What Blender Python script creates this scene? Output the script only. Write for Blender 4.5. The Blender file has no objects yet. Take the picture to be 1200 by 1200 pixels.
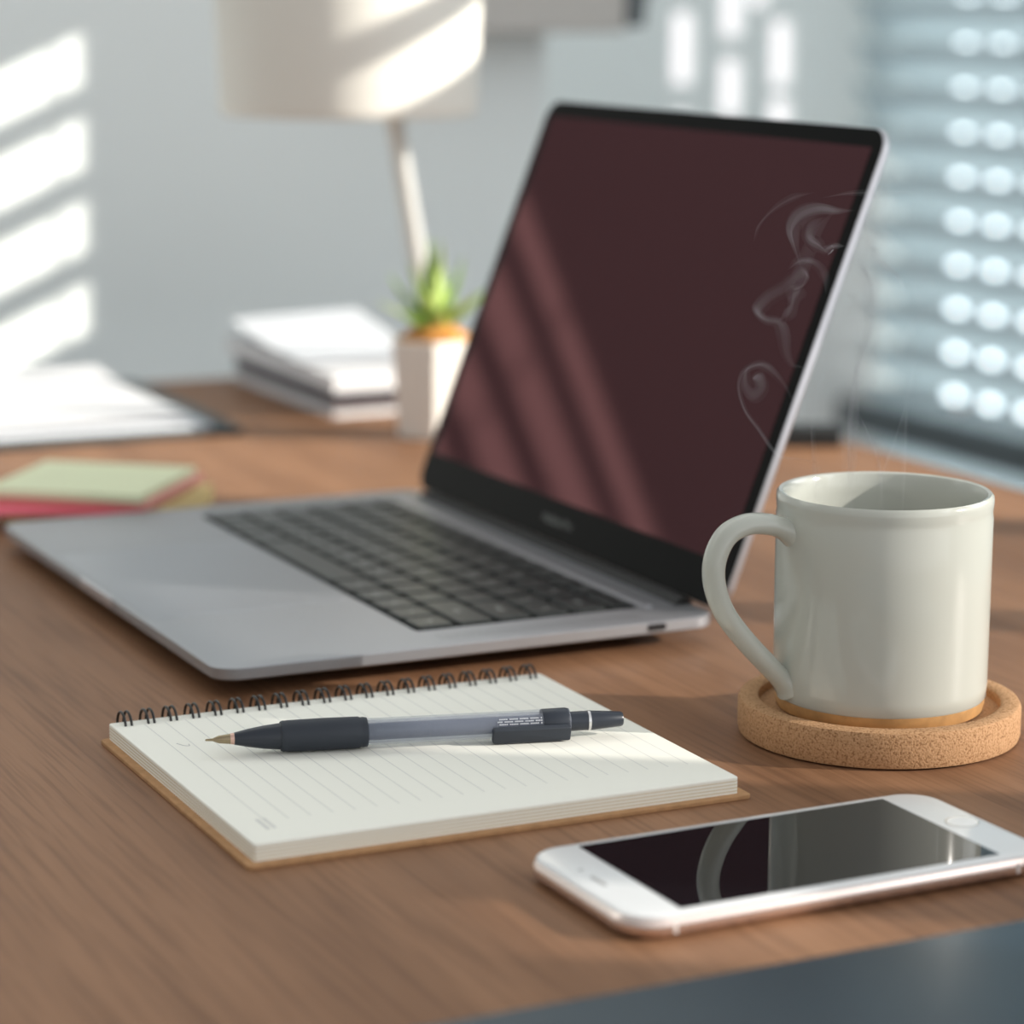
import bpy, bmesh, math, random
from mathutils import Vector, Matrix

random.seed(7)
SC = bpy.context.scene
COL = SC.collection
PI = math.pi
sin, cos = math.sin, math.cos

# ------------------------------------------------------------------ camera, sky, sun, exposure
CAM_YAW, CAM_PITCH, CAM_ROLL, CAM_H = 0.447, 0.19327, 0.003, 0.2585
cam_data = bpy.data.cameras.new('camera')
cam = bpy.data.objects.new('camera', cam_data)
COL.objects.link(cam)
cam.matrix_world = (Matrix.Translation((0, 0, CAM_H)) @ Matrix.Rotation(-CAM_YAW, 4, 'Z')
                    @ Matrix.Rotation(PI / 2 - CAM_PITCH, 4, 'X') @ Matrix.Rotation(CAM_ROLL, 4, 'Z'))
cam_data.sensor_width = 36.0
cam_data.lens = 36.0 * 3135.0 / 1200.0
cam_data.clip_start = 0.05
cam_data.clip_end = 60
cam_data.dof.use_dof = True
cam_data.dof.focus_distance = 0.90
cam_data.dof.aperture_fstop = 6.8
SC.camera = cam

SUN_DIR = Vector((-1.0, 0.65, -0.45)).normalized()
sun_data = bpy.data.lights.new('sun', 'SUN')
sun_data.energy = 9.0
sun_data.angle = math.radians(0.32)
sun_data.color = (1.0, 0.93, 0.82)
sun = bpy.data.objects.new('sun', sun_data)
COL.objects.link(sun)
sun.rotation_euler = SUN_DIR.to_track_quat('-Z', 'Y').to_euler()
sun.location = (4, -1, 3)

# daylight entering through the large window beside the desk
sky_data = bpy.data.lights.new('window_daylight', 'AREA')
sky_data.shape = 'RECTANGLE'
sky_data.size = 2.3
sky_data.size_y = 1.3
sky_data.energy = 30.0
sky_data.color = (0.93, 0.97, 1.0)
sky = bpy.data.objects.new('window_daylight', sky_data)
COL.objects.link(sky)
sky.location = (1.93, 0.10, 0.80)
sky.rotation_euler = Vector((-1, 0.12, -0.2)).to_track_quat('-Z', 'Y').to_euler()

world = bpy.data.worlds.new('sky')
SC.world = world
world.use_nodes = True
wn = world.node_tree.nodes
wl = world.node_tree.links
wbg = wn['Background']
wtc = wn.new('ShaderNodeTexCoord')
wsep = wn.new('ShaderNodeSeparateXYZ')
wl.new(wtc.outputs['Generated'], wsep.inputs[0])
# brighter towards the window side, darker overhead and towards the back of the room
wcr = wn.new('ShaderNodeValToRGB')
wmr = wn.new('ShaderNodeMapRange')
wmr.inputs['From Min'].default_value = -1.0
wmr.inputs['From Max'].default_value = 1.0
wl.new(wsep.outputs['X'], wmr.inputs['Value'])
wl.new(wmr.outputs[0], wcr.inputs[0])
wcr.color_ramp.elements[0].position = 0.0
wcr.color_ramp.elements[0].color = (0.20, 0.20, 0.195, 1)
wcr.color_ramp.elements[1].position = 1.0
wcr.color_ramp.elements[1].color = (0.95, 0.98, 1.0, 1)
we = wcr.color_ramp.elements.new(0.42)
we.color = (0.62, 0.625, 0.62, 1)
wz = wn.new('ShaderNodeMapRange')
wz.inputs['From Min'].default_value = 0.1
wz.inputs['From Max'].default_value = 1.0
wz.inputs['To Min'].default_value = 1.0
wz.inputs['To Max'].default_value = 0.45
wl.new(wsep.outputs['Z'], wz.inputs['Value'])
wmx = wn.new('ShaderNodeMix')
wmx.data_type = 'RGBA'
wmx.blend_type = 'MULTIPLY'
wmx.inputs[0].default_value = 1.0
wl.new(wcr.outputs[0], wmx.inputs[6])
wl.new(wz.outputs[0], wmx.inputs[7])
wl.new(wmx.outputs[2], wbg.inputs['Color'])
wbg.inputs['Strength'].default_value = 1.85

SC.view_settings.view_transform = 'Standard'
SC.view_settings.look = 'None'
SC.view_settings.gamma = 1.0
SC.view_settings.use_curve_mapping = False
SC.view_settings.exposure = 0.0


# ------------------------------------------------------------------ materials
def srgb(r, g, b):
    f = lambda c: (c / 12.92 if c <= 0.04045 else ((c + 0.055) / 1.055) ** 2.4)
    return tuple(f(c / 255.0) for c in (r, g, b)) + (1.0,)


def mat(name, color, rough=0.5, metal=0.0, spec=0.5, noise=None, bump=None, **kw):
    """Principled material. noise=(scale, amount): slight colour variation; bump=(scale, strength)."""
    m = bpy.data.materials.new(name)
    m.use_nodes = True
    nt = m.node_tree
    b = nt.nodes['Principled BSDF']
    b.inputs['Base Color'].default_value = color
    b.inputs['Roughness'].default_value = rough
    b.inputs['Metallic'].default_value = metal
    b.inputs['Specular IOR Level'].default_value = spec
    for k, v in kw.items():
        b.inputs[k.replace('_', ' ')].default_value = v
    if noise or bump:
        tc = nt.nodes.new('ShaderNodeTexCoord')
    if noise:
        n = nt.nodes.new('ShaderNodeTexNoise')
        n.inputs['Scale'].default_value = noise[0]
        n.inputs['Detail'].default_value = 4
        nt.links.new(tc.outputs['Object'], n.inputs['Vector'])
        cr = nt.nodes.new('ShaderNodeValToRGB')
        d = noise[1]
        cr.color_ramp.elements[0].position = 0.3
        cr.color_ramp.elements[1].position = 0.7
        cr.color_ramp.elements[0].color = tuple(c * (1 - d) for c in color[:3]) + (1,)
        cr.color_ramp.elements[1].color = tuple(min(1, c * (1 + d)) for c in color[:3]) + (1,)
        nt.links.new(n.outputs['Fac'], cr.inputs[0])
        nt.links.new(cr.outputs[0], b.inputs['Base Color'])
    if bump:
        n2 = nt.nodes.new('ShaderNodeTexNoise')
        n2.inputs['Scale'].default_value = bump[0]
        n2.inputs['Detail'].default_value = 3
        nt.links.new(tc.outputs['Object'], n2.inputs['Vector'])
        bp = nt.nodes.new('ShaderNodeBump')
        bp.inputs['Strength'].default_value = bump[1]
        bp.inputs['Distance'].default_value = 0.001
        nt.links.new(n2.outputs['Fac'], bp.inputs['Height'])
        nt.links.new(bp.outputs[0], b.inputs['Normal'])
    return m


def wood_mat():
    m = bpy.data.materials.new('walnut_wood')
    m.use_nodes = True
    nt = m.node_tree
    L = nt.links.new
    b = nt.nodes['Principled BSDF']
    tc = nt.nodes.new('ShaderNodeTexCoord')
    mp = nt.nodes.new('ShaderNodeMapping')
    mp.inputs['Scale'].default_value = (26, 1.6, 26)
    L(tc.outputs['Object'], mp.inputs['Vector'])
    n1 = nt.nodes.new('ShaderNodeTexNoise')
    n1.inputs['Scale'].default_value = 1.0
    n1.inputs['Detail'].default_value = 6
    n1.inputs['Roughness'].default_value = 0.6
    n1.inputs['Distortion'].default_value = 0.6
    L(mp.outputs[0], n1.inputs['Vector'])
    mp2 = nt.nodes.new('ShaderNodeMapping')
    mp2.inputs['Scale'].default_value = (420, 14, 420)
    L(tc.outputs['Object'], mp2.inputs['Vector'])
    n2 = nt.nodes.new('ShaderNodeTexNoise')
    n2.inputs['Scale'].default_value = 1.0
    n2.inputs['Detail'].default_value = 3
    L(mp2.outputs[0], n2.inputs['Vector'])
    cr = nt.nodes.new('ShaderNodeValToRGB')
    cr.color_ramp.elements[0].position = 0.32
    cr.color_ramp.elements[0].color = WOOD_DARK
    cr.color_ramp.elements[1].position = 0.68
    cr.color_ramp.elements[1].color = WOOD_LIGHT
    L(n1.outputs['Fac'], cr.inputs[0])
    cr2 = nt.nodes.new('ShaderNodeValToRGB')
    cr2.color_ramp.elements[0].position = 0.34
    cr2.color_ramp.elements[0].color = (0.70, 0.67, 0.65, 1)
    cr2.color_ramp.elements[1].position = 0.52
    cr2.color_ramp.elements[1].color = (1, 1, 1, 1)
    L(n2.outputs['Fac'], cr2.inputs[0])
    mx = nt.nodes.new('ShaderNodeMix')
    mx.data_type = 'RGBA'
    mx.blend_type = 'MULTIPLY'
    mx.inputs[0].default_value = 0.8
    L(cr.outputs[0], mx.inputs[6])
    L(cr2.outputs[0], mx.inputs[7])
    L(mx.outputs[2], b.inputs['Base Color'])
    b.inputs['Roughness'].default_value = 0.5
    b.inputs['Specular IOR Level'].default_value = 0.22
    bp = nt.nodes.new('ShaderNodeBump')
    bp.inputs['Strength'].default_value = 0.15
    bp.inputs['Distance'].default_value = 0.0005
    L(n2.outputs['Fac'], bp.inputs['Height'])
    L(bp.outputs[0], b.inputs['Normal'])
    return m


WOOD_DARK = (0.195, 0.096, 0.050, 1)
WOOD_LIGHT = (0.330, 0.172, 0.092, 1)


def cork_mat():
    m = bpy.data.materials.new('cork')
    m.use_nodes = True
    nt = m.node_tree
    L = nt.links.new
    b = nt.nodes['Principled BSDF']
    tc = nt.nodes.new('ShaderNodeTexCoord')
    v = nt.nodes.new('ShaderNodeTexVoronoi')
    v.inputs['Scale'].default_value = 620
    L(tc.outputs['Object'], v.inputs['Vector'])
    n = nt.nodes.new('ShaderNodeTexNoise')
    n.inputs['Scale'].default_value = 1250
    n.inputs['Detail'].default_value = 4
    L(tc.outputs['Object'], n.inputs['Vector'])
    cr = nt.nodes.new('ShaderNodeValToRGB')
    e = cr.color_ramp.elements
    e[0].position = 0.33
    e[0].color = (0.25, 0.125, 0.058, 1)
    e[1].position = 0.62
    e[1].color = (0.53, 0.315, 0.17, 1)
    k = e.new(0.44)
    k.color = (0.44, 0.25, 0.125, 1)
    L(n.outputs['Fac'], cr.inputs[0])
    mx = nt.nodes.new('ShaderNodeMix')
    mx.data_type = 'RGBA'
    mx.blend_type = 'OVERLAY'
    mx.inputs[0].default_value = 0.25
    L(cr.outputs[0], mx.inputs[6])
    L(v.outputs['Color'], mx.inputs[7])
    L(cr.outputs[0], b.inputs['Base Color'])
    b.inputs['Roughness'].default_value = 0.85
    b.inputs['Specular IOR Level'].default_value = 0.2
    bp = nt.nodes.new('ShaderNodeBump')
    bp.inputs['Strength'].default_value = 0.5
    bp.inputs['Distance'].default_value = 0.0006
    L(n.outputs['Fac'], bp.inputs['Height'])
    L(bp.outputs[0], b.inputs['Normal'])
    return m


def ruled_paper_mat():
    """Cream paper with thin grey lines running along the object's Y, every 8 mm in X."""
    m = bpy.data.materials.new('ruled_paper')
    m.use_nodes = True
    nt = m.node_tree
    L = nt.links.new
    b = nt.nodes['Principled BSDF']
    tc = nt.nodes.new('ShaderNodeTexCoord')
    sp = nt.nodes.new('ShaderNodeSeparateXYZ')
    L(tc.outputs['Object'], sp.inputs[0])

    def math_(op, a, bb, third=None):
        n = nt.nodes.new('ShaderNodeMath')
        n.operation = op
        for i, x in enumerate((a, bb)):
            if isinstance(x, (int, float)):
                n.inputs[i].default_value = x
            elif x is not None:
                L(x, n.inputs[i])
        return n.outputs[0]
    fx = math_('FRACT', math_('MULTIPLY', sp.outputs['X'], 1 / 0.0074), None)
    line = math_('LESS_THAN', math_('ABSOLUTE', math_('SUBTRACT', fx, 0.5), None), 0.030)
    inx = math_('MULTIPLY', math_('GREATER_THAN', sp.outputs['X'], 0.010), math_('LESS_THAN', sp.outputs['X'], 0.160))
    iny = math_('MULTIPLY', math_('LESS_THAN', sp.outputs['Y'], -0.006), math_('GREATER_THAN', sp.outputs['Y'], -0.128))
    top = math_('GREATER_THAN', sp.outputs['Z'], 0.00685)
    mask = math_('MULTIPLY', math_('MULTIPLY', line, inx), math_('MULTIPLY', iny, top))
    mx = nt.nodes.new('ShaderNodeMix')
    mx.data_type = 'RGBA'
    mx.inputs[6].default_value = (0.92, 0.915, 0.84, 1)
    mx.inputs[7].default_value = (0.72, 0.72, 0.68, 1)
    L(mask, mx.inputs[0])
    # faint stripes of separate sheets on the block's edges
    zf = math_('FRACT', math_('MULTIPLY', sp.outputs['Z'], 1 / 0.0011), None)
    zl = math_('MULTIPLY', math_('LESS_THAN', zf, 0.35), math_('LESS_THAN', sp.outputs['Z'], 0.0066))
    mx2 = nt.nodes.new('ShaderNodeMix')
    mx2.data_type = 'RGBA'
    L(mx.outputs[2], mx2.inputs[6])
    mx2.inputs[7].default_value = (0.70, 0.63, 0.47, 1)
    L(zl, mx2.inputs[0])
    L(mx2.outputs[2], b.inputs['Base Color'])
    b.inputs['Roughness'].default_value = 0.8
    b.inputs['Specular IOR Level'].default_value = 0.2
    return m


def emit_mat(name, color, strength):
    m = bpy.data.materials.new(name)
    m.use_nodes = True
    nt = m.node_tree
    nt.nodes.clear()
    e = nt.nodes.new('ShaderNodeEmission')
    e.inputs[0].default_value = color
    e.inputs[1].default_value = strength
    o = nt.nodes.new('ShaderNodeOutputMaterial')
    nt.links.new(e.outputs[0], o.inputs[0])
    return m


def steam_mat(name, density):
    m = bpy.data.materials.new(name)
    m.use_nodes = True
    nt = m.node_tree
    nt.nodes.clear()
    v = nt.nodes.new('ShaderNodeVolumePrincipled')
    v.inputs['Color'].default_value = (0.98, 0.98, 1.0, 1)
    v.inputs['Density'].default_value = density
    v.inputs['Anisotropy'].default_value = 0.1
    o = nt.nodes.new('ShaderNodeOutputMaterial')
    nt.links.new(v.outputs[0], o.inputs['Volume'])
    return m


def clear_plastic_mat():
    m = bpy.data.materials.new('clear_plastic')
    m.use_nodes = True
    nt = m.node_tree
    L = nt.links.new
    b = nt.nodes['Principled BSDF']
    b.inputs['Base Color'].default_value = (0.40, 0.43, 0.50, 1)
    b.inputs['Roughness'].default_value = 0.12
    t = nt.nodes.new('ShaderNodeBsdfTransparent')
    t.inputs[0].default_value = (0.95, 0.96, 0.98, 1)
    mx = nt.nodes.new('ShaderNodeMixShader')
    mx.inputs[0].default_value = 0.24
    L(t.outputs[0], mx.inputs[1])
    L(b.outputs[0], mx.inputs[2])
    L(mx.outputs[0], nt.nodes['Material Output'].inputs[0])
    return m


def sun_dimmer_mat():
    m = bpy.data.materials.new('sun_dimming_pane')
    m.use_nodes = True
    nt = m.node_tree
    nt.nodes.remove(nt.nodes['Principled BSDF'])
    t = nt.nodes.new('ShaderNodeBsdfTransparent')
    t.inputs[0].default_value = (0.72, 0.72, 0.73, 1)
    g = nt.nodes.new('ShaderNodeBsdfGlossy')
    g.inputs['Roughness'].default_value = 0.02
    x = nt.nodes.new('ShaderNodeMixShader')
    x.inputs[0].default_value = 0.05
    nt.links.new(t.outputs[0], x.inputs[1])
    nt.links.new(g.outputs[0], x.inputs[2])
    nt.links.new(x.outputs[0], nt.nodes['Material Output'].inputs[0])
    return m


def display_mat():
    """Switched-off display: near black, with a reddish anti-glare coating that mirrors the room."""
    m = bpy.data.materials.new('dark_glossy_display')
    m.use_nodes = True
    nt = m.node_tree
    L = nt.links.new
    b = nt.nodes['Principled BSDF']
    b.inputs['Base Color'].default_value = (0.006, 0.004, 0.005, 1)
    b.inputs['Roughness'].default_value = 0.5
    b.inputs['Specular IOR Level'].default_value = 0.0
    g = nt.nodes.new('ShaderNodeBsdfGlossy')
    g.inputs['Color'].default_value = (0.082, 0.036, 0.039, 1)
    g.inputs['Roughness'].default_value = 0.03
    a = nt.nodes.new('ShaderNodeAddShader')
    L(b.outputs[0], a.inputs[0])
    L(g.outputs[0], a.inputs[1])
    L(a.outputs[0], nt.nodes['Material Output'].inputs[0])
    return m


M = {}
M['wood'] = wood_mat()
M['cork'] = cork_mat()
M['page'] = ruled_paper_mat()
M['wall'] = mat('wall_paint', (0.80, 0.855, 0.86, 1), 0.85, spec=0.2, noise=(1.5, 0.03))
M['wall_far'] = mat('far_wall_paint', (0.90, 0.94, 0.93, 1), 0.8, spec=0.2)
M['pillar'] = mat('grey_pillar_paint', (0.86, 0.85, 0.83, 1), 0.8, spec=0.2)
M['floor'] = mat('grey_carpet', (0.16, 0.17, 0.19, 1), 0.95, noise=(200, 0.2))
M['sun_dimmer'] = sun_dimmer_mat()
M['box_grey'] = mat('warm_grey_laminate', (0.48, 0.47, 0.45, 1), 0.6)
M['box_dark'] = mat('dark_grey_plastic', (0.10, 0.12, 0.13, 1), 0.5)
M['alu'] = mat('grey_aluminium', (0.40, 0.41, 0.435, 1), 0.42, metal=0.75, bump=(2500, 0.04))
M['alu_edge'] = mat('polished_aluminium_edge', (0.62, 0.62, 0.66, 1), 0.3, metal=0.8)
M['trackpad'] = mat('trackpad_glass', (0.40, 0.415, 0.45, 1), 0.34, metal=0.7)
M['key'] = mat('black_key_plastic', (0.026, 0.031, 0.031, 1), 0.32, spec=0.6)
M['well'] = mat('black_keyboard_tray', (0.006, 0.007, 0.007, 1), 0.7, spec=0.1)
M['legend'] = mat('white_key_print', (0.62, 0.66, 0.64, 1), 0.6)
M['bezel'] = mat('black_glass_bezel', (0.007, 0.007, 0.007, 1), 0.35, spec=0.03)
M['screen'] = display_mat()
M['letter'] = mat('grey_bezel_print', (0.20, 0.21, 0.20, 1), 0.5)
M['black_rubber'] = mat('black_rubber', (0.015, 0.015, 0.016, 1), 0.7)
M['port'] = mat('port_black', (0.004, 0.004, 0.005, 1), 0.5)
M['kraft'] = mat('kraft_card', (0.47, 0.27, 0.135, 1), 0.85, spec=0.2, noise=(300, 0.12))
M['wire'] = mat('black_wire', (0.012, 0.012, 0.012, 1), 0.35, spec=0.6)
M['print'] = mat('faint_grey_print', (0.62, 0.62, 0.60, 1), 0.8)
M['pen_dark'] = mat('navy_black_plastic', (0.018, 0.024, 0.036, 1), 0.32)
M['pen_grip'] = mat('navy_black_rubber', (0.020, 0.026, 0.038, 1), 0.55)
M['pen_tip'] = mat('brass_pen_tip', (0.36, 0.29, 0.19, 1), 0.25, metal=1.0)
M['pen_ring'] = mat('rose_metal_ring', (0.75, 0.50, 0.42, 1), 0.3, metal=1.0)
M['silver'] = mat('silver_metal', (0.75, 0.75, 0.76, 1), 0.25, metal=1.0)
M['pen_clear'] = clear_plastic_mat()
M['ink'] = mat('dark_blue_ink', (0.03, 0.045, 0.09, 1), 0.3)
M['white_print'] = mat('white_print', (0.50, 0.52, 0.56, 1), 0.6)
M['ceramic'] = mat('sage_grey_glaze', (0.515, 0.53, 0.48, 1), 0.11, spec=0.5)
M['bisque'] = mat('unglazed_tan_clay', (0.50, 0.27, 0.10, 1), 0.6, noise=(200, 0.15))
M['coffee'] = mat('black_coffee', (0.020, 0.009, 0.004, 1), 0.05)
M['phone_white'] = mat('white_phone_glass', (0.82, 0.83, 0.84, 1), 0.12)
M['phone_metal'] = mat('rose_gold_metal', (0.88, 0.74, 0.68, 1), 0.24, metal=0.9)
M['phone_screen'] = mat('black_phone_glass', (0.006, 0.006, 0.008, 1), 0.02, spec=0.6)
M['phone_grey'] = mat('grey_speaker_mesh', (0.38, 0.38, 0.38, 1), 0.5)
M['antenna'] = mat('white_antenna_plastic', (0.80, 0.76, 0.74, 1), 0.4)
M['slate'] = mat('slate_blue_cover', (0.016, 0.034, 0.052, 1), 0.24, spec=0.5)
M['slate_page'] = mat('folder_pages', (0.55, 0.55, 0.53, 1), 0.9)
M['green_note'] = mat('pale_green_paper', (0.80, 0.85, 0.60, 1), 0.85, spec=0.2)
M['pink_note'] = mat('hot_pink_paper', (0.92, 0.20, 0.27, 1), 0.85, spec=0.2)
M['salmon_note'] = mat('salmon_pink_paper', (0.88, 0.42, 0.38, 1), 0.85, spec=0.2)
M['yellow_note'] = mat('yellow_paper', (0.82, 0.68, 0.34, 1), 0.85, spec=0.2)
M['paper'] = mat('white_paper', (0.70, 0.71, 0.74, 1), 0.85, spec=0.2)
M['paper_cool'] = mat('cool_white_paper', (0.64, 0.67, 0.72, 1), 0.8, spec=0.3)
M['paper_grey'] = mat('light_grey_card', (0.50, 0.49, 0.49, 1), 0.8, spec=0.2)
M['spine'] = mat('dark_grey_cover', (0.07, 0.065, 0.085, 1), 0.6)
M['clipboard'] = mat('dark_teal_board', (0.022, 0.036, 0.042, 1), 0.5)
M['pot'] = mat('white_matt_ceramic', (0.76, 0.74, 0.70, 1), 0.55)
M['soil'] = mat('orange_brown_gravel', (0.46, 0.20, 0.04, 1), 0.9, noise=(180, 0.5), bump=(250, 0.8))
M['leaf'] = mat('succulent_green', (0.22, 0.36, 0.06, 1), 0.45, noise=(60, 0.35), Subsurface_Weight=0.0)
M['leaf_pale'] = mat('succulent_pale_green', (0.48, 0.60, 0.20, 1), 0.45, noise=(60, 0.2))
M['shade'] = mat('off_white_lamp_shade', (0.76, 0.75, 0.70, 1), 0.55)
M['lamp_metal'] = mat('brushed_white_metal', (0.62, 0.63, 0.62, 1), 0.35, metal=0.3)
M['bulb'] = mat('frosted_bulb', (0.85, 0.85, 0.82, 1), 0.5)
M['black_plastic'] = mat('black_plastic', (0.010, 0.013, 0.015, 1), 0.5)
M['slat'] = mat('blue_grey_slat', (0.58, 0.68, 0.73, 1), 0.5)
M['frame'] = mat('dark_window_frame', (0.10, 0.12, 0.13, 1), 0.5)
M['sill'] = mat('blue_grey_sill', (0.62, 0.74, 0.80, 1), 0.4)
M['facade'] = mat('blue_grey_facade', (0.30, 0.38, 0.42, 1), 0.7)
M['dot_glow'] = emit_mat('bright_dot_strip', (0.86, 0.96, 1.0, 1), 4.4)
M['steam'] = steam_mat('steam_dense', 46.0)
M['steam_thin'] = steam_mat('steam_thin', 26.0)
M['steam_veil'] = steam_mat('steam_veil', 9.0)


# ------------------------------------------------------------------ mesh helpers
def link(name, bm, m, parent=None, loc=None, smooth=False, mats=None):
    me = bpy.data.meshes.new(name)
    bmesh.ops.recalc_face_normals(bm, faces=bm.faces[:])
    bm.to_mesh(me)
    bm.free()
    for mm in (mats or [m]):
        me.materials.append(mm)
    o = bpy.data.objects.new(name, me)
    COL.objects.link(o)
    if parent is not None:
        o.parent = parent
    if loc is not None:
        o.location = loc
    if smooth:
        for p in me.polygons:
            p.use_smooth = True
        try:
            me.set_sharp_from_angle(angle=math.radians(38))
        except Exception:
            pass
    return o


def tag(o, label=None, cat=None, group=None, kind=None):
    if label:
        o['label'] = label
    if cat:
        o['category'] = cat
    if group:
        o['group'] = group
    if kind:
        o['kind'] = kind
    return o


def thing(name, label, cat, loc=(0, 0, 0), rotz=0.0, group=None):
    o = bpy.data.objects.new(name, None)
    o.empty_display_size = 0.02
    COL.objects.link(o)
    o.location = loc
    o.rotation_euler = (0, 0, rotz)
    return tag(o, label, cat, group)


def add_box(bm, x0, x1, y0, y1, z0, z1):
    vs = [bm.verts.new((x, y, z)) for z in (z0, z1) for x, y in ((x0, y0), (x1, y0), (x1, y1), (x0, y1))]
    for f in ((0, 1, 2, 3), (4, 5, 6, 7), (0, 1, 5, 4), (1, 2, 6, 5), (2, 3, 7, 6), (3, 0, 4, 7)):
        bm.faces.new([vs[i] for i in f])
    return vs


def box_bm(*a, bevel=0.0, seg=2):
    bm = bmesh.new()
    add_box(bm, *a)
    if bevel:
        bmesh.ops.bevel(bm, geom=bm.edges[:], offset=bevel, segments=seg, affect='EDGES', profile=0.5)
    return bm


def rrect(x0, x1, y0, y1, r, n=6):
    r = max(1e-5, min(r, (x1 - x0) / 2 - 1e-6, (y1 - y0) / 2 - 1e-6))
    pts = []
    for cx, cy, a0 in ((x1 - r, y1 - r, 0), (x0 + r, y1 - r, PI / 2), (x0 + r, y0 + r, PI), (x1 - r, y0 + r, 1.5 * PI)):
        for i in range(n + 1):
            a = a0 + PI / 2 * i / n
            pts.append((cx + r * cos(a), cy + r * sin(a)))
    return pts


def add_loft(bm, loops, cap0=True, cap1=True):
    rows = [[bm.verts.new(p) for p in l] for l in loops]
    n = len(rows[0])
    for a, b in zip(rows, rows[1:]):
        for i in range(n):
            bm.faces.new((a[i], a[(i + 1) % n], b[(i + 1) % n], b[i]))
    if cap0:
        bm.faces.new(rows[0])
    if cap1:
        bm.faces.new(rows[-1])
    return rows


def slab_bm(x0, x1, y0, y1, r, prof, n=8):
    """Rounded slab; prof = [(inset, z), ...] bottom to top."""
    bm = bmesh.new()
    add_loft(bm, [[(x, y, z) for x, y in rrect(x0 + i, x1 - i, y0 + i, y1 - i, r - i if r > i else 0.0003, n)] for i, z in prof])
    return bm


def soft(z0, z1, b):
    """Slab profile with rounded top and bottom edges of radius b."""
    out = []
    for k in range(4):
        a = PI / 2 * k / 3
        out.append((b * (1 - sin(a)), z0 + b * (1 - cos(a))))
    for k in range(4):
        a = PI / 2 * k / 3
        out.append((b * (1 - cos(a)), z1 - b * (1 - sin(a))))
    return out


def lathe_bm(prof, n=64, closed=False, bm=None, axis=None):
    """Revolve [(r, z)...] about Z (or a Matrix given as axis)."""
    bm = bm or bmesh.new()
    rows = []
    for r, z in prof:
        if r < 1e-6:
            rows.append([bm.verts.new((0, 0, z))])
        else:
            rows.append([bm.verts.new((r * cos(2 * PI * i / n), r * sin(2 * PI * i / n), z)) for i in range(n)])
    pairs = list(zip(rows, rows[1:]))
    if closed:
        pairs.append((rows[-1], rows[0]))
    for a, b in pairs:
        for i in range(n):
            j = (i + 1) % n
            if len(a) == 1 and len(b) == 1:
                continue
            if len(a) == 1:
                bm.faces.new((a[0], b[i], b[j]))
            elif len(b) == 1:
                bm.faces.new((a[i], a[j], b[0]))
            else:
                bm.faces.new((a[i], a[j], b[j], b[i]))
    if axis is not None:
        bmesh.ops.transform(bm, matrix=axis, verts=bm.verts[:])
    return bm


def catmull(pts, k=6):
    pts = [Vector(p) for p in pts]
    P = [pts[0] * 2 - pts[1]] + pts + [pts[-1] * 2 - pts[-2]]
    out = []
    for i in range(1, len(P) - 2):
        a, b, c, d = P[i - 1], P[i], P[i + 1], P[i + 2]
        for j in range(k):
            t = j / k
            out.append(0.5 * ((2 * b) + (c - a) * t + (2 * a - 5 * b + 4 * c - d) * t * t + (3 * b - a - 3 * c + d) * t ** 3))
    out.append(pts[-1])
    return out


def add_tube(bm, path, rad, n=10, up=Vector((0, 0, 1)), caps=True):
    """Sweep an ellipse along path. rad(t) -> (half width along 'side', half thickness)."""
    path = [Vector(p) for p in path]
    loops = []
    prev = None
    m = len(path)
    for i, p in enumerate(path):
        t = (path[min(i + 1, m - 1)] - path[max(i - 1, 0)]).normalized()
        if prev is None:
            s = t.cross(up)
            if s.length < 1e-4:
                s = t.cross(Vector((1, 0, 0)))
        else:
            s = prev - t * prev.dot(t)
        s.normalize()
        prev = s
        q = s.cross(t).normalized()
        w, h = rad(i / (m - 1)) if callable(rad) else (rad, rad)
        loops.append([p + s * (w * cos(2 * PI * k / n)) + q * (h * sin(2 * PI * k / n)) for k in range(n)])
    add_loft(bm, loops, caps, caps)
    return bm


def text_bm(s, size):
    c = bpy.data.curves.new('text', 'FONT')
    c.body = s
    c.size = size
    c.align_x = 'CENTER'
    c.align_y = 'CENTER'
    o = bpy.data.objects.new('text', c)
    COL.objects.link(o)
    dg = bpy.context.evaluated_depsgraph_get()
    me = bpy.data.meshes.new_from_object(o.evaluated_get(dg))
    bm = bmesh.new()
    bm.from_mesh(me)
    bpy.data.meshes.remove(me)
    bpy.data.objects.remove(o)
    bpy.data.curves.remove(c)
    return bm


def structure(name, bm, m, **k):
    return tag(link(name, bm, m, **k), kind='structure')


# ------------------------------------------------------------------ the setting
WALL_Y = 1.90
WALL_END = 0.938
FAR_Y = 2.745
WIN_X = 1.80
FLOOR_Z = -0.74
CEIL = 1.75

structure('floor', box_bm(-1.2, 2.6, -0.9, 3.0, FLOOR_Z - 0.05, FLOOR_Z), M['floor'])
structure('wall_back', box_bm(-1.2, WALL_END, WALL_Y, WALL_Y + 0.09, FLOOR_Z, CEIL), M['wall'])


def wall_with_holes(u0, u1, z0, z1, holes, make):
    """Grid of boxes leaving the rectangular holes open; make(bm,u0,u1,z0,z1)."""
    us = sorted({u0, u1, *[h[0] for h in holes], *[h[1] for h in holes]})
    zs = sorted({z0, z1, *[h[2] for h in holes], *[h[3] for h in holes]})
    bm = bmesh.new()
    for i in range(len(us) - 1):
        zrun = None
        for j in range(len(zs) - 1):
            uc, zc = (us[i] + us[i + 1]) / 2, (zs[j] + zs[j + 1]) / 2
            inside = any(h[0] < uc < h[1] and h[2] < zc < h[3] for h in holes)
            if not inside:
                if zrun is None:
                    zrun = [zs[j], zs[j + 1]]
                else:
                    zrun[1] = zs[j + 1]
            if inside or j == len(zs) - 2:
                if zrun:
                    make(bm, us[i], us[i + 1], *zrun)
                    zrun = None
    return bm


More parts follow.
